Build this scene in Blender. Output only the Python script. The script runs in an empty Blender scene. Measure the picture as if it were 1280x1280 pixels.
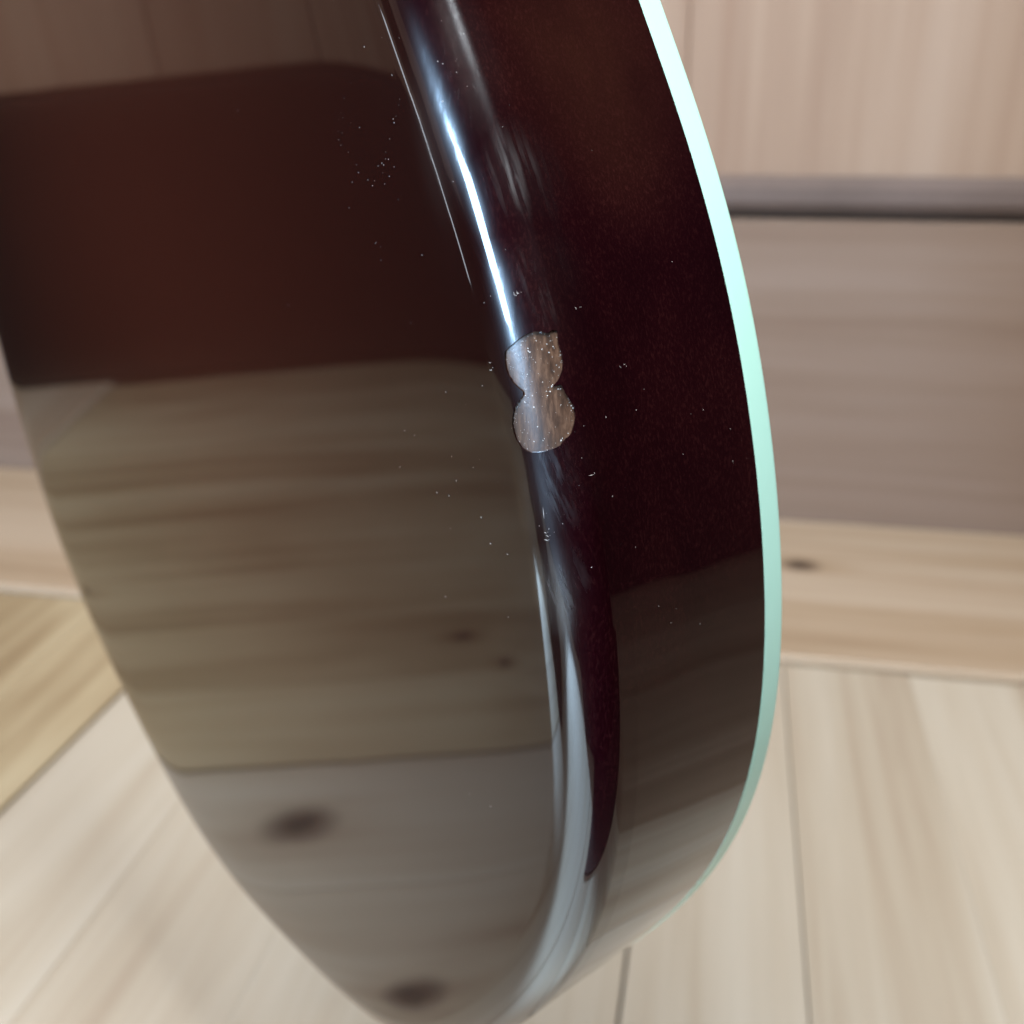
import bpy, math, random
import numpy as np
from mathutils import Matrix, Vector
from mathutils.geometry import delaunay_2d_cdt

random.seed(7); rng = np.random.default_rng(7)
scene = bpy.context.scene
C = scene.collection

# ------------------------------------------------------------------ camera, world, lamps, exposure
YP = 0.19957                     # floor boards run along +Y; the camera is turned this far to the left of them
EYE = 0.46                       # lens height above the floor
ROTZ = np.array([[math.cos(YP), -math.sin(YP), 0], [math.sin(YP), math.cos(YP), 0], [0, 0, 1]])
CAMR = np.array([[0.9999736, -0.0027420, -0.0067285], [-0.0072658, -0.3773795, -0.9260302], [0.0, 0.9260547, -0.3773894]])
rt, dn, fw = (ROTZ @ CAMR[i] for i in range(3))
cam_data = bpy.data.cameras.new('camera')
cam = bpy.data.objects.new('camera', cam_data); C.objects.link(cam)
m = Matrix.Identity(4)
for i in range(3):
    m[i][0], m[i][1], m[i][2] = rt[i], -dn[i], -fw[i]
m[2][3] = EYE
cam.matrix_world = m
cam_data.sensor_width = 36.0
cam_data.lens = 1318.356 / 1280 * 36
cam_data.clip_start = 0.01; cam_data.clip_end = 50
cam_data.dof.use_dof = True
cam_data.dof.focus_distance = 0.165
cam_data.dof.aperture_fstop = 0.03708 / 0.0022
scene.camera = cam

world = bpy.data.worlds.new('World'); scene.world = world; world.use_nodes = True
bg = world.node_tree.nodes['Background']
bg.inputs[0].default_value = (0.030, 0.021, 0.020, 1); bg.inputs[1].default_value = 1.0

def area_lamp(name, pos, target, sx, sy, power, col):
    l = bpy.data.lights.new(name, 'AREA'); l.shape = 'RECTANGLE'; l.size = sx; l.size_y = sy
    l.energy = power; l.color = col
    o = bpy.data.objects.new(name, l); C.objects.link(o)
    o.location = pos
    o.rotation_euler = (Vector(target) - Vector(pos)).to_track_quat('-Z', 'Y').to_euler()
    return o
def yaw_el(yaw, el, dist, base=(0, 0.15, 0.42)):
    y, e = math.radians(yaw), math.radians(el)
    return (base[0] + dist*math.sin(y)*math.cos(e), base[1] + dist*math.cos(y)*math.cos(e), base[2] + dist*math.sin(e))
W0 = (0, 0.15, 0.42)
area_lamp('window_lamp', yaw_el(-131.5, 4, 1.75), W0, 0.33, 0.50, 46, (0.42, 0.68, 1.0))
area_lamp('side_window_lamp', (-1.335, 0.06, 0.35), W0, 0.034, 0.38, 0.36, (0.80, 0.90, 1.0))
area_lamp('binding_fill_lamp', yaw_el(128, 67, 1.3), W0, 0.38, 0.38, 20, (0.86, 0.94, 1.0))  # unseen fill added to brighten the binding, not a window
# daylight falling through the window on to the boards below the camera
def beam(name, pos, target, deg, power):
    sl = bpy.data.lights.new(name, 'SPOT'); sl.energy = power; sl.color = (0.52, 0.75, 1.0)
    sl.spot_size = math.radians(deg); sl.spot_blend = 0.45; sl.shadow_soft_size = 0.012
    so = bpy.data.objects.new(name, sl); C.objects.link(so); so.location = pos
    so.rotation_euler = (Vector(target) - so.location).to_track_quat('-Z', 'Y').to_euler()
beam('sun_patch_lamp', (-1.36, -1.22, 0.66), (-0.255, -0.125, 0.0), 10.0, 3000)
beam('sun_strip_lamp', (-1.30, -0.045, 0.26), (-0.58, 0.030, 0.0), 11.0, 420)
area_lamp('overhead_fill_lamp', (-0.38, -0.28, 1.95), (-0.18, 0.30, 0), 1.1, 1.0, 47, (1.0, 0.985, 0.95))  # unseen overhead fill, added so the floor gets enough light

vs = scene.view_settings
vs.view_transform = 'Standard'; vs.look = 'None'; vs.exposure = 0.0; vs.gamma = 1.0; vs.use_curve_mapping = False

# ------------------------------------------------------------------ node helpers
def new_mat(name):
    mt = bpy.data.materials.new(name); mt.use_nodes = True
    return mt, mt.node_tree, mt.node_tree.nodes['Principled BSDF']
class NT:
    def __init__(s, t): s.t = t
    def n(s, kind, **kw):
        nd = s.t.nodes.new(kind)
        for k, v in kw.items(): setattr(nd, k, v)
        return nd
    def link(s, a, b): s.t.links.new(a, b)
    def val(s, sock, x):
        if isinstance(x, (int, float)): sock.default_value = x
        elif isinstance(x, tuple): sock.default_value = x
        else: s.link(x, sock)
    def math(s, op, a, b=0.0, c=None, clamp=False):
        nd = s.n('ShaderNodeMath', operation=op, use_clamp=clamp)
        s.val(nd.inputs[0], a); s.val(nd.inputs[1], b)
        if c is not None: s.val(nd.inputs[2], c)
        return nd.outputs[0]
    def vmul(s, v, k):
        nd = s.n('ShaderNodeVectorMath', operation='MULTIPLY'); s.link(v, nd.inputs[0]); s.val(nd.inputs[1], k); return nd.outputs[0]
    def vadd(s, v, k):
        nd = s.n('ShaderNodeVectorMath', operation='ADD'); s.link(v, nd.inputs[0]); s.val(nd.inputs[1], k); return nd.outputs[0]
    def noise(s, v, scale, detail=3, rough=0.5, dist=0.0):
        nd = s.n('ShaderNodeTexNoise'); s.link(v, nd.inputs['Vector'])
        nd.inputs['Scale'].default_value = scale; nd.inputs['Detail'].default_value = detail
        nd.inputs['Roughness'].default_value = rough; nd.inputs['Distortion'].default_value = dist
        return nd.outputs['Fac']
    def ramp(s, fac, stops, interp='LINEAR'):
        nd = s.n('ShaderNodeValToRGB'); s.link(fac, nd.inputs[0]); cr = nd.color_ramp; cr.interpolation = interp
        while len(cr.elements) < len(stops): cr.elements.new(0.5)
        for e, (p, c) in zip(cr.elements, stops):
            e.position = p; e.color = c if len(c) == 4 else (*c, 1)
        return nd.outputs[0]
    def mix(s, fac, a, b, blend='MIX'):
        nd = s.n('ShaderNodeMix', data_type='RGBA', blend_type=blend)
        s.val(nd.inputs[0], fac)
        for sock, x in ((nd.inputs[6], a), (nd.inputs[7], b)):
            if isinstance(x, tuple): sock.default_value = x if len(x) == 4 else (*x, 1)
            else: s.link(x, sock)
        return nd.outputs[2]
    def blob(s, v, ctr, rad):
        """smooth 0..1 bump around ctr, rad = xyz radii"""
        a = s.vadd(v, tuple(-c for c in ctr)); a = s.vmul(a, tuple(1/r for r in rad))
        ln = s.n('ShaderNodeVectorMath', operation='LENGTH'); s.link(a, ln.inputs[0])
        mr = s.n('ShaderNodeMapRange', interpolation_type='SMOOTHSTEP'); s.link(ln.outputs['Value'], mr.inputs[0])
        mr.inputs[1].default_value = 1.0; mr.inputs[2].default_value = 0.0; mr.inputs[3].default_value = 0.0; mr.inputs[4].default_value = 1.0
        return mr.outputs[0]
    def bump(s, h, strength, dist, bs, normal=None):
        nd = s.n('ShaderNodeBump'); nd.inputs['Strength'].default_value = strength; nd.inputs['Distance'].default_value = dist
        s.link(h, nd.inputs['Height'])
        if normal: s.link(normal, nd.inputs['Normal'])
        return nd.outputs[0]

def wood_mat(name, axis, cols, knots=(), rough=0.42, vary=0.10, grain=1.0, wave=0.6):
    """plain-sawn pale timber; axis = index of the grain direction in world space"""
    mt, t, b = new_mat(name); N = NT(t)
    pos = N.n('ShaderNodeNewGeometry').outputs['Position']
    rnd = N.n('ShaderNodeObjectInfo').outputs['Random']
    off = N.n('ShaderNodeCombineXYZ'); N.link(N.math('MULTIPLY', rnd, 7.0), off.inputs[axis])
    a2 = 2 if axis != 2 else 1
    N.link(N.math('MULTIPLY', rnd, 3.1), off.inputs[a2])
    add = N.n('ShaderNodeVectorMath', operation='ADD'); N.link(pos, add.inputs[0]); N.link(off.outputs[0], add.inputs[1])
    p = add.outputs[0]
    def st(across, along):
        k = [across*grain]*3; k[axis] = along; return N.vmul(p, tuple(k))
    kn_sum = None; ring = None
    for (kx, ky, kz, r) in knots:
        rad = [r*1.0]*3; rad[axis] = r*1.45
        bl = N.blob(pos, (kx, ky, kz), tuple(rad))
        rad2 = [r*1.9]*3; rad2[axis] = r*4.5
        fl = N.blob(pos, (kx, ky, kz), tuple(rad2))
        kn_sum = bl if kn_sum is None else N.math('MAXIMUM', kn_sum, bl)
        ring = fl if ring is None else N.math('MAXIMUM', ring, fl)
    broad = N.noise(st(9, 0.8*wave/0.6), 1.0, 3, 0.5, wave)
    fine = N.noise(st(46, 1.6), 1.0, 4, 0.6, 0.4)
    hair = N.noise(st(420, 9), 1.0, 2, 0.6)
    f = N.math('ADD', N.math('MULTIPLY', broad, 0.55), N.math('MULTIPLY', fine, 0.45))
    if ring is not None: f = N.math('SUBTRACT', f, N.math('MULTIPLY', ring, 0.16))
    col = N.ramp(f, [(0.30, cols[0]), (0.42, cols[1]), (0.52, cols[2]), (0.66, cols[3])])
    col = N.mix(N.math('MULTIPLY', hair, 0.22), col, tuple(c*0.6 for c in cols[1]))
    hue = N.mix(rnd, tuple([1-vary, 1-vary*1.15, 1-vary*1.3]), (1.0, 1.0, 1.0))
    col = N.mix(1.0, col, hue, 'MULTIPLY')
    if kn_sum is not None:
        kf = N.math('MULTIPLY', kn_sum, N.math('ADD', 0.75, N.noise(p, 160, 3)), clamp=True)
        kc = N.ramp(N.noise(p, 90, 4, 0.6), [(0.35, (0.018, 0.010, 0.008)), (0.62, (0.075, 0.042, 0.028))])
        col = N.mix(N.math('POWER', kf, 0.7), col, kc)
    N.link(col, b.inputs['Base Color'])
    b.inputs['Roughness'].default_value = rough; b.inputs['Specular IOR Level'].default_value = 0.3
    N.link(N.bump(N.math('ADD', hair, fine), 0.15, 0.0006, None), b.inputs['Normal'])
    return mt

PALE = ((0.35, 0.26, 0.19), (0.47, 0.395, 0.305), (0.53, 0.465, 0.375), (0.58, 0.525, 0.44))
FLOOR_KNOTS = [(-0.402, 0.336, 0, 0.022), (-0.261, 0.246, 0, 0.017), (-0.612, 0.240, 0, 0.009), (-0.571, 0.190, 0, 0.008),
               (-0.88, -0.35, 0, 0.014), (0.36, 0.50, 0, 0.012), (-0.16, -0.42, 0, 0.013), (-0.73, 0.62, 0, 0.011)]
M_FLOOR = wood_mat('pale_floor_boards', 1, PALE, FLOOR_KNOTS, 0.55)
M_FLOOR_WARM = wood_mat('honey_floor_boards', 1, ((0.21, 0.135, 0.07), (0.34, 0.25, 0.145), (0.46, 0.365, 0.23), (0.58, 0.495, 0.34)), FLOOR_KNOTS, 0.55, 0.18, 0.7, 1.1)
M_FLOOR_DIM = wood_mat('brown_floor_boards', 1, ((0.24, 0.165, 0.11), (0.29, 0.21, 0.145), (0.33, 0.245, 0.175), (0.37, 0.28, 0.205)), (), 0.55)
M_SILL = wood_mat('threshold_timber', 0, ((0.32, 0.22, 0.14), (0.42, 0.31, 0.21), (0.48, 0.37, 0.27), (0.55, 0.45, 0.35)), [(0.094, 1.005, 0.01, 0.018), (0.62, 0.93, 0.01, 0.014)], 0.45)
M_RISER = wood_mat('brown_wall_board', 0, ((0.19, 0.118, 0.084), (0.235, 0.155, 0.113), (0.265, 0.183, 0.136), (0.30, 0.215, 0.168)), (), 0.5)
M_PANEL = wood_mat('pinkish_wall_boards', 2, ((0.30, 0.185, 0.125), (0.345, 0.23, 0.163), (0.385, 0.265, 0.19), (0.42, 0.30, 0.222)), (), 0.5)
M_LEFT = wood_mat('left_wall_boards', 2, ((0.36, 0.22, 0.15), (0.44, 0.29, 0.21), (0.50, 0.35, 0.26), (0.56, 0.42, 0.32)), (), 0.5)
def plain(name, col, rough, spec=0.5):
    mt, t, b = new_mat(name); N = NT(t)
    pos = N.n('ShaderNodeNewGeometry').outputs['Position']
    c = N.mix(N.noise(pos, 14, 4, 0.6), tuple(x*0.75 for x in col), tuple(min(1, x*1.2) for x in col))
    N.link(c, b.inputs['Base Color']); b.inputs['Roughness'].default_value = rough; b.inputs['Specular IOR Level'].default_value = spec
    return mt
M_GREY = plain('grey_metal_strip', (0.165, 0.122, 0.106), 0.35)
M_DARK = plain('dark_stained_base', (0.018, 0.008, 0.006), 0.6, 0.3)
M_UNDER = plain('dark_underfloor', (0.06, 0.042, 0.032), 0.9, 0.2)

# ------------------------------------------------------------------ mesh helpers
def mesh_obj(name, verts, faces, mat, parent=None, smooth=False, normals=None):
    me = bpy.data.meshes.new(name); me.from_pydata([tuple(map(float, v)) for v in verts], [], [tuple(map(int, f)) for f in faces])
    me.materials.append(mat)
    if smooth or normals is not None:
        me.polygons.foreach_set('use_smooth', [True]*len(me.polygons))
    me.update()
    if normals is not None: me.normals_split_custom_set_from_vertices([tuple(map(float, n)) for n in normals])
    o = bpy.data.objects.new(name, me); C.objects.link(o)
    if parent: o.parent = parent
    return o
def board_mesh(name, sx, sy, sz, bev):
    """a board centred in x/y with its underside at z=0 and chamfered top edges"""
    x, y = sx/2, sy/2
    v = [(-x,-y,0),(x,-y,0),(x,y,0),(-x,y,0), (-x,-y,sz-bev),(x,-y,sz-bev),(x,y,sz-bev),(-x,y,sz-bev),
         (-x+bev,-y+bev,sz),(x-bev,-y+bev,sz),(x-bev,y-bev,sz),(-x+bev,y-bev,sz)]
    f = [(3,2,1,0)]
    for a in range(4):
        b_ = (a+1) % 4
        f += [(a,b_,b_+4,a+4), (a+4,b_+4,b_+8,a+8)]
    f.append((8,9,10,11))
    return v, f

# ------------------------------------------------------------------ setting: floor
def box(x0, x1, y0, y1, z0, z1):
    v = [(x0,y0,z0),(x1,y0,z0),(x1,y1,z0),(x0,y1,z0),(x0,y0,z1),(x1,y0,z1),(x1,y1,z1),(x0,y1,z1)]
    return v, [(3,2,1,0),(4,5,6,7),(0,1,5,4),(1,2,6,5),(2,3,7,6),(3,0,4,7)]
floor = mesh_obj('floor', *box(-1.42, 1.6, -2.1, 1.17, -0.06, -0.0190), M_UNDER)
floor['kind'] = 'structure'
FY0, FY1 = -2.0, 0.812
joints = [-1.365, -1.262, -1.16, -1.058, -0.955, -0.852, -0.75, -0.655, -0.56, -0.462, -0.345, -0.232, -0.131, -0.029, 0.070,
          0.172, 0.275, 0.377, 0.478, 0.58, 0.683, 0.785, 0.887, 0.99, 1.092, 1.195, 1.297, 1.4, 1.5]
gap = {-0.462: 0.0040, -0.029: 0.0020, -0.131: 0.0020, 0.070: 0.0012}
pv, pf = board_mesh('plank', 0.1, FY1-FY0, 0.018, 0.00012)
plank_me = None
for a, b_ in zip(joints[:-1], joints[1:]):
    xa = a + gap.get(a, 0.00016)/2; xb = b_ - gap.get(b_, 0.00016)/2
    if plank_me is None:
        o = mesh_obj('plank', pv, pf, M_FLOOR, floor); plank_me = o.data
    else:
        o = bpy.data.objects.new('plank', plank_me); C.objects.link(o); o.parent = floor
    if b_ < -0.45 or a > 0.27:                                              # the boards further out are a warmer timber
        o.material_slots[0].link = 'OBJECT'; o.material_slots[0].material = M_FLOOR_WARM if b_ < 0 else M_FLOOR_DIM
    o.location = ((xa+xb)/2, (FY0+FY1)/2, -0.018 + random.uniform(-0.0003, 0.0003))
    o.scale = ((xb-xa)/0.1, 1, 1)
v, f = board_mesh('b', 2.95, 0.3115, 0.024, 0.004)
o = mesh_obj('threshold_board', v, f, M_SILL, floor); o.location = (0.10, 0.8155+0.1557, -0.018)

v, f = board_mesh('mat', 2.4, 1.55, 0.006, 0.002)
o = mesh_obj('floor_blocker', v, f, M_DARK, floor); o.location = (-0.10, -1.19, 0.001)  # unseen dark sheet added to darken the floor mirrored in the rounded edge
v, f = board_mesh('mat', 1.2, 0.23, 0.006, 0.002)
o = mesh_obj('floor_blocker', v, f, M_DARK, floor); o.location = (0.51, -0.14, 0.001)  # second added sheet, carries the dark reflection further forward

# ------------------------------------------------------------------ setting: walls
WY = 1.128
wall = mesh_obj('wall_far', *box(-1.40, 1.6, WY+0.03, WY+0.06, -0.02, 1.9), M_UNDER); wall['kind'] = 'structure'
def upright(name, x0, x1, z0, z1, thick, mat, parent, y=WY, bev=0.002):
    v, f = board_mesh(name, x1-x0, z1-z0, thick, bev)
    o = mesh_obj(name, v, f, mat, parent)
    o.rotation_euler = (math.radians(90), 0, 0); o.location = ((x0+x1)/2, y+thick, (z0+z1)/2)
    return o
upright('skirting_board', -1.38, 1.58, -0.017, 0.330, 0.026, M_RISER, wall)
upright('metal_strip', -1.38, 1.58, 0.337, 0.372, 0.036, M_GREY, wall, y=WY-0.012, bev=0.010)
x = -1.25
while x < 1.5:
    w = 0.6
    upright('wall_board', x+0.0003, x+w-0.0003, 0.340, 1.88, 0.024, M_PANEL, wall, y=WY+0.004, bev=0.0012); x += w

LX = -1.372
wl = mesh_obj('wall_left', *box(LX-0.06, LX-0.03, -1.2, 1.10, -0.02, 1.9), M_UNDER); wl['kind'] = 'structure'
def side_board(name, y0, y1, z0, z1, thick, mat, x=LX, bev=0.002):
    v, f = board_mesh(name, z1-z0, y1-y0, thick, bev)
    o = mesh_obj(name, v, f, mat, wl)
    o.rotation_euler = (0, math.radians(90), 0); o.location = (x-thick, (y0+y1)/2, (z0+z1)/2)
    return o
side_board('dark_base_board', -1.15, 1.09, 0.004, 0.408, 0.030, M_DARK, bev=0.012)
y = -1.15
while y < 1.05:
    if y > -0.10 or -0.50 < y < -0.30:
        side_board('wall_board', y+0.001, y+0.222, 0.412, 1.85, 0.022, M_LEFT, x=LX-0.004)
    y += 0.224

# added dark blockers, standing in for the camera's holder, darken the rounded edge's reflection
wn = mesh_obj('near_blocker', *box(-0.09, 0.09, -0.02, 0.02, 0.002, 0.40), M_DARK); wn['kind'] = 'structure'
wb = mesh_obj('rear_blocker', *box(-0.22, 1.20, -0.30, -0.26, 0.002, 0.42), M_DARK); wb['kind'] = 'structure'
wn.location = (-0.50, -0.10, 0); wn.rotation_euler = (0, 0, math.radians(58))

# ------------------------------------------------------------------ the guitar body
# ---- guitar body outline (polar Fourier series about the lower-bout centre) ----
OA=[0.204922278,-0.0489792796,0.0390770521,-0.0253711314,0.0121308368,-0.00445355119,-0.0000261975,0.000198147,-0.00139825252]
TAU=0.154984; C0=(0.2726+0.010203,-0.1013+0.00054)
TH=0.0500; BT=0.0059; RR=0.0112; LEAD=0.024
def out_pt(th):
    th=np.asarray(th,float); A=th+TAU
    r=sum(a*np.cos(k*th) for k,a in enumerate(OA)); dr=sum(-k*a*np.sin(k*th) for k,a in enumerate(OA))
    P=np.stack([C0[0]-r*np.sin(A),C0[1]-r*np.cos(A)],-1)
    T=np.stack([-dr*np.sin(A)-r*np.cos(A),-dr*np.cos(A)+r*np.sin(A)],-1)
    T/=np.linalg.norm(T,axis=-1,keepdims=True)
    n=np.stack([T[...,1],-T[...,0]],-1)
    n=np.where(((P-np.array(C0))*n).sum(-1,keepdims=True)<0,-n,n)
    return P,n
# profile: arc-length a -> (inset, depth, phi): a faint lead-in, then an elliptical round-over that ends crisply on the side
RB=0.0074
def _profile():
    e=np.linspace(0,np.pi/2,3000); p1=np.radians(2.5)
    x=RR*np.sin(e); z=RB*(1-np.cos(e)); ph=np.arctan2(RB*np.sin(e),RR*np.cos(e))
    ph=np.maximum(ph,p1*np.exp(-e/0.12))
    l=np.linspace(0,LEAD,600)[:-1]; pl=p1*(l/LEAD)**2.2
    x=np.r_[l-LEAD,x]; ph=np.r_[pl,ph]
    dx=np.diff(x); z=np.r_[np.zeros(1),np.cumsum(np.tan(np.minimum((ph[1:]+ph[:-1])/2,1.5700))*dx)]
    ds=np.hypot(np.diff(x),np.diff(z)); a=np.r_[0,np.cumsum(ds)]
    inset=x[-1]-x; L=a[-1]; ext=TH-BT-z[-1]
    return np.r_[a,L+ext],np.r_[inset,0],np.r_[z,TH-BT],np.r_[ph[:-1],np.pi/2,np.pi/2]
PA,PI_,PZ,PP=_profile(); AMAX=PA[-1]; ARC_END=PA[-2]
def surf(th,a,lift=0.0):
    """-> local coords (x right, y up, z out of the back) and normal"""
    P,n=out_pt(th); ins=np.interp(a,PA,PI_); z=np.interp(a,PA,PZ); ph=np.interp(a,PA,PP)
    Q=P-n*ins[...,None]
    N=np.stack([-n[...,0]*np.sin(ph),n[...,1]*np.sin(ph),np.cos(ph)],-1)
    X=np.stack([-Q[...,0],Q[...,1],-z],-1)
    return X+N*np.asarray(lift)[...,None],N

LOC = np.array([[0.6245427, -0.0448373, -0.7797025], [-0.7809907, -0.0358555, -0.6235126], [0.0, 0.9983506, -0.0574108]])
LM = ROTZ @ LOC
ORG = ROTZ @ np.array([0.0730927, 0.0584508, 0.0053819]) + np.array([0, 0, EYE])
BASE = np.array([-0.3113, -0.2790, -0.025])          # lowest point of the body, half way through its thickness
guitar = bpy.data.objects.new('guitar_body', None); C.objects.link(guitar)
gm = Matrix.Identity(4); gp = ORG + LM @ BASE
for i in range(3):
    for j in range(3): gm[i][j] = LM[i][j]
    gm[i][3] = gp[i]
guitar.matrix_world = gm
guitar['label'] = 'glossy dark maroon guitar body with pale mint binding and a chipped rounded edge'
guitar['category'] = 'guitar'
def loc(X): return np.asarray(X) - BASE

# lacquer
def lacquer(name):
    mt, t, b = new_mat(name); N = NT(t)
    p = N.n('ShaderNodeTexCoord').outputs['Object']
    bx = N.vadd(p, tuple(BASE))                                     # body frame: x right, y up, z out of the back
    # pores of the timber under the finish: short flecks slanting down the side
    rot = N.n('ShaderNodeMapping'); rot.inputs['Rotation'].default_value = (0.0, 0.0, 0.0)
    N.link(bx, rot.inputs[0]); rv = rot.outputs[0]
    flk = N.noise(N.vmul(rv, (2600, 900, 2600)), 1.0, 2, 0.6)
    big = N.noise(N.vmul(rv, (70, 26, 60)), 1.0, 3, 0.55, 0.5)
    base = N.ramp(big, [(0.30, (0.0066, 0.0005, 0.0016)), (0.52, (0.0092, 0.0008, 0.0020)), (0.75, (0.0130, 0.0016, 0.0026))])
    sep0 = N.n('ShaderNodeSeparateXYZ'); N.link(bx, sep0.inputs[0])
    sidef = N.math('MULTIPLY', N.math('ADD', sep0.outputs[2], 0.0008), -500.0, clamp=True)
    burst = N.blob(N.vadd(bx, (0.0, 0.0, 0.0)), (-0.2750, -0.0500, 0.0), (0.205, 0.195, 0.2))   # shaded finish: brown middle, near-black rim
    backc = N.mix(burst, (0.0060, 0.0012, 0.0012), (0.0300, 0.0060, 0.0034))
    painted_glow = N.math('MULTIPLY', N.blob(bx, (-0.1360, -0.0040, -0.0290), (0.030, 0.040, 0.028)), N.math('ADD', 0.25, N.math('MULTIPLY', big, 1.3)), clamp=True)
    base = N.mix(painted_glow, base, (0.0230, 0.0062, 0.0042))               # brown glow of light on the upper side, painted into the colour
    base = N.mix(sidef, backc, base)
    fk = N.ramp(flk, [(0.50, (0, 0, 0)), (0.72, (1, 1, 1))])
    col = N.mix(N.math('MULTIPLY', N.math('MULTIPLY', fk, sidef), N.math('MULTIPLY', N.math('SUBTRACT', big, 0.18), 0.60, clamp=True)), base, (0.058, 0.014, 0.013))
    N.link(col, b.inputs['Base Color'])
    # hairline polishing scratches: dull streaks in a few worn places
    st = N.noise(N.vmul(bx, (1500, 70, 1500)), 1.0, 3, 0.65, 0.2)
    st2 = N.noise(N.vmul(bx, (300, 60, 300)), 1.0, 2, 0.5)
    worn = None
    for ctr, rad in WORN:
        bl = N.blob(bx, ctr, rad); worn = bl if worn is None else N.math('MAXIMUM', worn, bl)
    lines = N.ramp(st, [(0.46, (0, 0, 0)), (0.66, (1, 1, 1))])
    wm = N.math('MULTIPLY', N.math('MULTIPLY', worn, lines), N.math('ADD', 0.25, st2), clamp=True)
    allover = N.ramp(N.noise(N.vmul(bx, (900, 900, 900)), 1.0, 2, 0.5), [(0.62, (0, 0, 0)), (0.80, (1, 1, 1))])
    r = N.math('ADD', N.math('SUBTRACT', 0.036, N.math('MULTIPLY', sidef, 0.010)), N.math('MULTIPLY', wm, 0.40))
    r = N.math('ADD', r, N.math('MULTIPLY', allover, 0.02))
    N.link(r, b.inputs['Coat Roughness'])
    b.inputs['Coat Weight'].default_value = 1.0; b.inputs['Coat IOR'].default_value = 1.40
    # brushed scuffs that run with the edge
    mp = N.n('ShaderNodeMapping'); mp.inputs['Rotation'].default_value = (0, 0, math.radians(-25.5)); N.link(bx, mp.inputs[0])
    brush = N.ramp(N.noise(N.vmul(mp.outputs[0], (900, 55, 700)), 1.0, 3, 0.6, 0.15), [(0.47, (0, 0, 0)), (0.62, (1, 1, 1))])
    patchy = N.ramp(N.noise(N.vmul(mp.outputs[0], (160, 40, 160)), 1.0, 2, 0.5), [(0.40, (0, 0, 0)), (0.60, (1, 1, 1))])
    scuff = None
    for ctr, rad in SCUFF:
        bl = N.blob(bx, ctr, rad); scuff = bl if scuff is None else N.math('MAXIMUM', scuff, bl)
    scuff = N.math('MULTIPLY', N.math('MULTIPLY', scuff, brush), patchy, clamp=True)
    N.link(N.math('ADD', 0.24, N.math('MULTIPLY', scuff, 0.22)), b.inputs['Roughness'])
    N.link(N.math('ADD', N.math('ADD', 0.03, N.math('MULTIPLY', worn, 0.75)), N.math('MULTIPLY', scuff, 1.0)), b.inputs['Specular IOR Level'])
    # slow waviness left by sanding and buffing
    wv = N.noise(N.vmul(bx, (26, 20, 34)), 1.0, 1, 0.4)
    sep = N.n('ShaderNodeSeparateXYZ'); N.link(bx, sep.inputs[0])
    side = N.math('MULTIPLY', sep.outputs[2], -90.0, clamp=True)      # the flat of the back was levelled, the side less so
    nb = N.bump(N.math('MULTIPLY', wv, N.math('ADD', 0.06, side)), 0.35, 0.0018, None)
    rip = N.noise(N.vmul(bx, (240, 95, 240)), 1.0, 1, 0.4, 0.5)
    nb = N.bump(N.math('MULTIPLY', rip, worn), 0.5, 0.00016, None, nb)    # dents and ripples round the chip
    N.link(nb, b.inputs['Normal']); N.link(nb, b.inputs['Coat Normal'])
    return mt
SCUFF = [((-0.1255, -0.0200, -0.0085), (0.009, 0.014, 0.009)), ((-0.1200, -0.0330, -0.0070), (0.007, 0.014, 0.008)),
         ((-0.1140, -0.0640, -0.0050), (0.006, 0.014, 0.006)), ((-0.1120, -0.0780, -0.0030), (0.006, 0.009, 0.005))]
WORN = [((-0.1350, -0.0050, -0.0050), (0.010, 0.028, 0.009)), ((-0.1195, -0.0380, -0.0050), (0.010, 0.028, 0.009)), ((-0.1262, -0.0190, -0.0080), (0.012, 0.013, 0.010)), ((-0.1210, -0.0330, -0.0060), (0.008, 0.014, 0.012)),
        ((-0.1125, -0.0790, -0.0020), (0.007, 0.012, 0.006)), ((-0.1150, -0.0620, -0.0040), (0.009, 0.016, 0.008)),
        ((-0.1330, -0.0060, -0.0040), (0.008, 0.018, 0.008))]
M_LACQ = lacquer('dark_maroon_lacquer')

mt, t, b = new_mat('mint_white_binding'); N = NT(t)
p = N.n('ShaderNodeTexCoord').outputs['Object']
N.link(N.mix(N.noise(N.vmul(p, (60, 25, 200)), 1.0, 3), (0.55, 0.94, 0.81), (0.59, 0.97, 0.84)), b.inputs['Base Color'])
b.inputs['Roughness'].default_value = 0.25; b.inputs['Subsurface Weight'].default_value = 0.0
M_BIND = mt
M_TOP = plain('dark_front_finish', (0.03, 0.012, 0.006), 0.15)

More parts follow.
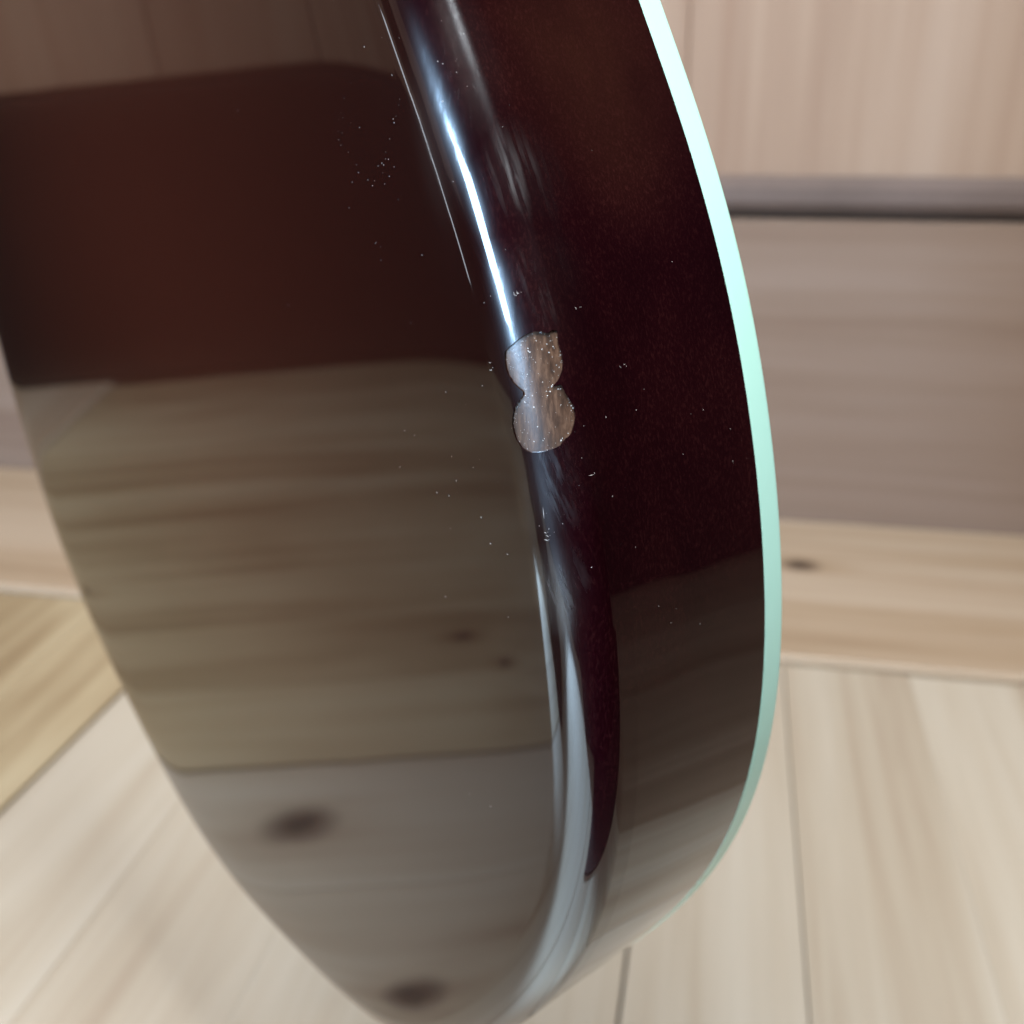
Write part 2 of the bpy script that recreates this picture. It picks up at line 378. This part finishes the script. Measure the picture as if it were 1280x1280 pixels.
mt, t, b = new_mat('bare_timber_in_chip'); N = NT(t)
p = N.n('ShaderNodeTexCoord').outputs['Object']
fib = N.noise(N.vmul(p, (1400, 190, 1400)), 1.0, 4, 0.65, 0.3)
pat = N.noise(p, 320, 2)
col = N.ramp(fib, [(0.34, (0.040, 0.018, 0.010)), (0.50, (0.090, 0.043, 0.024)), (0.66, (0.17, 0.092, 0.056))])
col = N.mix(N.math('MULTIPLY', pat, 0.35), col, (0.11, 0.085, 0.07))
N.link(col, b.inputs['Base Color'])
b.inputs['Roughness'].default_value = 0.30; b.inputs['Specular IOR Level'].default_value = 0.75
N.link(N.bump(N.math('ADD', fib, N.noise(p, 1900, 2)), 0.10, 0.00012, None), b.inputs['Normal'])
M_CHIP = mt
def bright(name, col, rough):
    mt, t, b = new_mat(name); b.inputs['Base Color'].default_value = (*col, 1); b.inputs['Roughness'].default_value = rough; b.inputs['Specular IOR Level'].default_value = 0.3
    N = NT(t); p = N.n('ShaderNodeTexCoord').outputs['Object']
    N.link(N.mix(N.noise(p, 900, 2), tuple(c*0.6 for c in col), col), b.inputs['Base Color'])
    return mt
M_DUST = bright('pale_dust', (0.55, 0.52, 0.50), 0.7)
M_GLIT = bright('pale_glints', (0.90, 0.88, 0.86), 0.25)  # near-white crumbs stand for sparkles in the chip; the glint is in the colour

# body surface: grid in (theta, arc length), with the chip cut out of it
CHIP = [(1.76472, 30.106), (1.76897, 31.965), (1.77093, 33.922), (1.76929, 35.153), (1.76674, 36.017), (1.76824, 36.75), (1.76592, 37.507), (1.75809, 37.239), (1.75069, 37.317), (1.74073, 37.25), (1.73235, 36.678), (1.72692, 35.953), (1.72237, 34.954), (1.72213, 36.089), (1.71513, 36.475), (1.70898, 36.908), (1.70191, 37.323), (1.69351, 37.342), (1.68502, 36.734), (1.6786, 35.929), (1.67514, 34.921), (1.67063, 33.845), (1.66837, 32.077), (1.66743, 30.24), (1.6689, 28.742), (1.67368, 27.482), (1.68286, 26.712), (1.69284, 26.616), (1.69966, 26.876), (1.70717, 27.572), (1.71416, 28.761), (1.71909, 29.788), (1.72269, 30.032), (1.7282, 29.243), (1.7357, 28.398), (1.74472, 28.032), (1.75326, 28.16), (1.76036, 28.679)]
th_dense = np.arange(1.52, 2.18, 0.0045)
th_mid = np.arange(-0.6, 1.52, 0.008)
th_rest = np.arange(2.18, 2*math.pi - 0.6, 0.014)
ths = np.concatenate([th_mid, th_dense, th_rest])
ths = np.unique(np.round(ths, 6))
aa = np.concatenate([np.linspace(0, LEAD, 15)[:-1], np.linspace(LEAD, ARC_END, 44), np.linspace(ARC_END, AMAX, 10)[1:]])
NT_, NA = len(ths), len(aa)
A, B = np.meshgrid(ths, aa, indexing='ij')
X, Nn = surf(A, B)
verts = list(loc(X.reshape(-1, 3))); norms = list(Nn.reshape(-1, 3))
ct = np.array([c[0] for c in CHIP]); ca = np.array([c[1] for c in CHIP])/1000
# resample and roughen the chip outline a little
def catmull(P, n):
    out = []; L = len(P)
    for i in range(L):
        p0, p1, p2, p3 = (P[(i+k-1) % L] for k in range(4))
        for s_ in range(n):
            u = s_/n
            out.append(0.5*((2*p1)+(-p0+p2)*u+(2*p0-5*p1+4*p2-p3)*u*u+(-p0+3*p1-3*p2+p3)*u**3))
    return np.array(out)
MET = 0.17                                                # metres of outline per radian here, to make the two axes alike
poly = catmull(np.stack([ct*MET, ca], 1), 4)
poly += rng.normal(size=poly.shape)*0.00003
i0 = np.searchsorted(ths, ct.min()-0.012)-1; i1 = np.searchsorted(ths, ct.max()+0.012)
j0 = np.searchsorted(aa, ca.min()-0.001)-1; j1 = np.searchsorted(aa, ca.max()+0.001)
def inside(q):
    x_, y_ = q; c = False; L = len(poly)
    for i in range(L):
        (xa, ya), (xb, yb) = poly[i], poly[i-1]
        if (ya > y_) != (yb > y_) and x_ < (xb-xa)*(y_-ya)/(yb-ya)+xa: c = not c
    return c
faces = []
for i in range(NT_):
    i2 = (i+1) % NT_
    for j in range(NA-1):
        if i0 <= i < i1 and j0 <= j < j1: continue
        faces.append((i*NA+j, i2*NA+j, i2*NA+j+1, i*NA+j+1))
pts = []; ids = []
for i in range(i0, i1+1):
    for j in range(j0, j1+1):
        q = np.array([ths[i]*MET, aa[j]])
        edge = i in (i0, i1) or j in (j0, j1)
        if not edge and np.min(((poly-q)**2).sum(1)) < 0.00013**2: continue
        pts.append(Vector((q[0]*1000, q[1]*1000))); ids.append(i*NA+j)
# extra points so the chip floor is fine enough
ng = len(pts); L = len(poly)
for q in poly: pts.append(Vector((q[0]*1000, q[1]*1000)))
edges = [(ng+i, ng+(i+1) % L) for i in range(L)]
vo, eo, fo, ov, oe, of = delaunay_2d_cdt(pts, edges, [], 0, 1e-6)
P2 = np.array([(v_.x/1000, v_.y/1000) for v_ in vo])
newid = {}
Xp, Np = surf(P2[:, 0]/MET, P2[:, 1])
for k in range(len(vo)):
    src = [o_ for o_ in ov[k] if o_ < ng]
    if src: newid[k] = ids[src[0]]
    else:
        newid[k] = len(verts); verts.append(loc(Xp[k])); norms.append(Np[k])
chip_faces = []
for fc in fo:
    cxy = P2[list(fc)].mean(0)
    if inside(cxy): chip_faces.append(tuple(fc))
    else: faces.append(tuple(newid[k] for k in fc))
# flat of the back
faces.append(tuple(i*NA for i in range(NT_)))
norms = np.array(norms)
# make winding agree with the outward normals
V = np.array(verts)
def fixed(fs, V, Nrm):
    out = []
    for fc in fs:
        a_, b2, c_ = V[fc[0]], V[fc[1]], V[fc[2]]
        if len(fc) > 4: out.append(fc); continue
        g = np.cross(b2-a_, c_-a_)
        if len(fc) == 4: g = g + np.cross(c_-a_, V[fc[3]]-a_)
        out.append(fc if g @ Nrm[fc[0]] >= 0 else tuple(reversed(fc)))
    return out
big_face = faces.pop()
faces = fixed(faces, V, norms)
xs = V[list(big_face)]; area = 0.5*np.sum(xs[:, 0]*np.roll(xs[:, 1], -1)-np.roll(xs[:, 0], -1)*xs[:, 1])
faces.append(big_face if area > 0 else tuple(reversed(big_face)))
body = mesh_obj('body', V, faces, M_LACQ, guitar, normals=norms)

# chip: floor of bare timber a third of a millimetre down, with the broken lacquer wall round it
DEP = 0.00034
pin = {}
cv, cn, cf = [], [], []
polyset = set()
for k in range(len(vo)):
    if any(o_ >= ng for o_ in ov[k]): polyset.add(k)
for fc in chip_faces:
    idx = []
    for k in fc:
        if k not in pin:
            d_ = DEP*(0.8 + 0.25*rng.random()) if k not in polyset else DEP*0.8
            x_, n_ = surf(P2[k:k+1, 0]/MET, P2[k:k+1, 1], np.array([-d_]))
            pin[k] = len(cv); cv.append(loc(x_[0])); cn.append(n_[0])
        idx.append(pin[k])
    cf.append(tuple(idx))
cf = fixed(cf, np.array(cv), np.array(cn))
nb = len(cv)
ring_k = []
for i in range(L):
    k = [kk for kk in range(len(vo)) if (ng+i) in ov[kk]][0]; ring_k.append(k)
chip = mesh_obj('chipped_patch', cv, cf, M_CHIP, guitar, normals=np.array(cn))
chip['label'] = 'chipped figure-eight patch of bare brown timber'
rv_, rf_ = [], []
for i, k in enumerate(ring_k):
    for dd in (0.00002, -DEP*0.86):
        x_, n_ = surf(P2[k:k+1, 0]/MET, P2[k:k+1, 1], np.array([dd])); rv_.append(loc(x_[0]))
for i in range(L):
    a_, b2 = 2*i, 2*((i+1) % L); rf_.append((a_, b2, b2+1, a_+1))
mesh_obj('lacquer_edge', rv_, rf_, M_LACQ, chip)

# small crumbs: irregular octahedra sitting on the surface
def crumbs(name, spots, mat, parent):
    vv, ff = [], []
    for (c, n, r, stretch, ang) in spots:
        n = Vector(n); tx = n.orthogonal().normalized(); ty = n.cross(tx)
        ca_, sa = math.cos(ang), math.sin(ang)
        ex = (tx*ca_+ty*sa)*r*stretch; ey = (ty*ca_-tx*sa)*r; ez = n*r*0.6
        c = Vector(c); b0 = len(vv)
        jit = lambda: random.uniform(0.7, 1.25)
        for w in (ex*jit(), ey*jit(), -ex*jit(), -ey*jit(), ez*jit(), -ez*0.3): vv.append(c+w)
        for a_, b2 in ((0,1),(1,2),(2,3),(3,0)): ff += [(b0+a_, b0+b2, b0+4), (b0+b2, b0+a_, b0+5)]
    o = mesh_obj(name, vv, ff, mat, parent); o['kind'] = 'stuff'
    return o
sp = []
for _ in range(900):
    k = rng.integers(len(chip_faces)); w = rng.dirichlet((1, 1, 1)); q = (P2[list(chip_faces[k])]*w[:, None]).sum(0)
    dmin = math.sqrt(np.min(((poly-q)**2).sum(1)))
    if rng.random() > 0.25 + 0.75*math.exp(-dmin/0.0009): continue
    if len(sp) > 210: break
    x_, n_ = surf(q[None, 0]/MET, q[None, 1], np.array([-DEP*0.85]))
    sp.append((loc(x_[0]), n_[0], float(rng.choice([0.00003, 0.00005, 0.00008, 0.00011], p=[.4, .35, .18, .07])), 1.3, random.uniform(0, 3)))
crumbs('chip_glints', sp, M_GLIT, chip)

SPECKS = [(1.75404, 25.294), (1.74745, 24.851), (1.74914, 25.23), (1.59623, 29.781), (1.59316, 29.489), (1.59013, 29.778), (1.586, 29.454), (1.59318, 30.625), (1.6008, 32.281), (1.59905, 28.075), (1.61139, 29.822), (1.64003, 38.73), (1.72099, 49.233), (1.72333, 48.891), (1.78077, 42.976), (1.73453, 21.471), (1.59847, 13.329), (1.56317, 18.982), (1.80516, 33.237), (1.80398, 32.839), (1.80523, 33.743), (1.68128, 49.409), (1.68347, 43.082), (1.6144, 41.546), (1.68262, 38.412), (1.63307, 35.845), (1.65636, 37.017), (1.69195, 26.336), (1.81021, 28.679), (1.80651, 27.106), (2.00627, 32.488), (2.03458, 35.038), (2.00166, 35.206), (1.99188, 34.568), (2.0194, 37.51), (2.00273, 33.092), (1.97578, 31.148), (1.9782, 35.346), (1.93934, 38.533), (1.91296, 28.306), (2.02161, 23.325), (1.96988, 14.358), (1.96761, 15.061), (1.96687, 13.296), (1.96175, 12.295), (1.95827, 15.838), (1.96746, 7.409), (1.96185, 9.178), (1.97025, 11.687), (1.96958, 12.971), (1.95967, 8.18), (1.95227, 11.765), (1.95461, 13.74), (1.9803, 5.469), (1.9781, 2.642), (1.98731, 5.705), (2.00321, 4.578), (2.01387, 3.212), (2.02615, 3.776), (2.03294, 5.246), (2.03111, 6.674), (2.02131, 8.445), (2.03638, 6.573), (1.97498, 15.021), (1.98126, 17.283), (1.98915, 19.769), (1.99234, 19.868), (1.99227, 20.792), (1.93084, 13.922), (1.9978, 22.418), (2.00084, 23.107), (2.01154, 10.324), (2.02138, 4.845), (2.01992, 3.036), (1.7217, 49.312), (1.68127, 49.478), (1.661, 61.235), (1.66076, 64.161), (1.63404, 69.996), (1.6026, 69.477), (1.62717, 57.975), (1.61401, 41.538), (1.4943, 48.438), (1.47149, 50.975), (1.45534, 57.88), (1.55735, 35.736), (1.56052, 44.741), (1.48302, 52.408), (1.68424, 43.05), (1.80056, 64.029), (1.78089, 42.791), (1.84276, 33.235)]
FLAT = [(-0.138, -0.0526), (-0.152, -0.0628), (-0.1549, -0.0706), (-0.1378, -0.0639), (-0.137, -0.0681), (-0.1433, -0.0722), (-0.1305, -0.0729), (-0.1284, -0.077), (-0.1239, -0.0774), (-0.1435, -0.0931), (-0.1318, -0.0642), (-0.1488, -0.0629), (-0.1396, -0.0717), (-0.1277, -0.0493), (-0.1247, -0.0896), (-0.1976, -0.0985), (-0.1412, -0.1371), (-0.1745, -0.1823), (-0.1341, -0.1357), (-0.2006, -0.01), (-0.1907, -0.046), (-0.1416, -0.0307), (-0.1628, -0.0251), (-0.1541, -0.033), (-0.1467, -0.0424), (-0.1527, -0.0002)]
sp = []
for th_, a_ in SPECKS:
    x_, n_ = surf(np.array([th_]), np.array([a_/1000]))
    sp.append((loc(x_[0]), n_[0], random.uniform(0.00004, 0.000095), random.choice([1, 1.2, 2.2]), random.uniform(0, 3)))
for x_, y_ in FLAT:
    sp.append((loc((x_, y_, 0.0)), (0, 0, 1), random.uniform(0.00006, 0.00012), random.choice([1, 1.3, 1.8]), random.uniform(0, 3)))
for _ in range(120):                                       # the rest of the dust, spread thinly
    th_ = rng.uniform(0.2, 2.3); a_ = rng.uniform(0.0, AMAX)
    x_, n_ = surf(np.array([th_]), np.array([a_]))
    sp.append((loc(x_[0]), n_[0], float(rng.choice([0.00002, 0.00003, 0.00005], p=[.5, .35, .15])), random.choice([1, 1.4]), random.uniform(0, 3)))
crumbs('dust_specks', sp, M_DUST, guitar)

# nicks and hairlines: slivers lying on the lacquer
NICKS = [(1.6393, 38.05, 0.0010, 1.5), (1.7220, 48.0, 0.0008, 0.8), (1.7808, 41.95, 0.0007, 0.3), (1.7540, 24.9, 0.0006, 1.5), (1.7474, 24.5, 0.0006, 1.5),
         (1.6108, 29.3, 0.0022, 0.1), (1.5926, 29.0, 0.0007, 1.4), (1.5895, 29.3, 0.0008, 1.2), (1.5854, 29.0, 0.0009, 1.5), (1.8054, 32.6, 0.0008, 0.2), (1.8055, 33.1, 0.0006, 0.3)]
sp = []
for th_, a_, ln, ang in NICKS:
    x_, n_ = surf(np.array([th_]), np.array([a_/1000])); n_ = n_[0]
    up = Vector((0, 1, 0)); nv = Vector(n_); tx = nv.orthogonal().normalized(); ty = nv.cross(tx)
    base_ang = math.atan2(up.dot(ty), up.dot(tx))
    sp.append((loc(x_[0]), n_, 0.00006, ln/2/0.00006, base_ang+ang))
crumbs('scratch_nicks', sp, M_DUST, guitar)

# binding: a strip let into the far edge, a hair proud of the side
def ring_strip(name, prof, mat):
    """prof: list of (inset, depth) walked round the outline"""
    th_ = ths; P, n = out_pt(th_); vv = []; K = len(prof)
    for ins, dep in prof:
        Q = P - n*ins; vv.append(np.stack([-Q[:, 0], Q[:, 1], np.full(len(th_), -dep)], 1))
    V_ = np.stack(vv, 1).reshape(-1, 3); ff = []
    for i in range(len(th_)):
        i2 = (i+1) % len(th_)
        for k in range(K):
            k2 = (k+1) % K; ff.append((i*K+k, i*K+k2, i2*K+k2, i2*K+k))
    return mesh_obj(name, loc(V_), ff, mat, guitar)
D0, D1 = TH-BT+0.00008, TH
pr = [(0.006, D0), (0.0001, D0), (-0.00008, D0+0.0002)]
for k in range(0, 7):
    a_ = math.radians(15*k); rr_ = 0.0016
    pr.append((-0.00008 + rr_*(1-math.cos(a_)), D1-rr_+rr_*math.sin(a_)))
pr += [(0.006, D1)]
bind = ring_strip('binding', pr, M_BIND)
bind.data.polygons.foreach_set('use_smooth', [True]*len(bind.data.polygons))
bind.data.set_sharp_from_angle(angle=math.radians(35))
bind['label'] = 'pale mint-white plastic binding along the far edge'
# front face, gently domed inside the binding
rows = [(0.0061, 0.0), (0.02, 0.0006), (0.05, 0.003), (0.085, 0.006)]
vv = []; P, n = out_pt(ths); K = len(rows)
for ins, up in rows:
    Q = P + (np.array(C0)-P)*(ins/0.17)
    vv.append(np.stack([-Q[:, 0], Q[:, 1], np.full(len(ths), -(TH-0.0004+up))], 1))
V_ = np.stack(vv, 1).reshape(-1, 3); ff = []
for i in range(NT_):
    i2 = (i+1) % NT_
    for k in range(K-1): ff.append((i*K+k, i*K+k+1, i2*K+k+1, i2*K+k))
ff.append(tuple(i*K+K-1 for i in range(NT_)))
mesh_obj('front_top', loc(V_), ff, M_TOP, guitar, smooth=True)
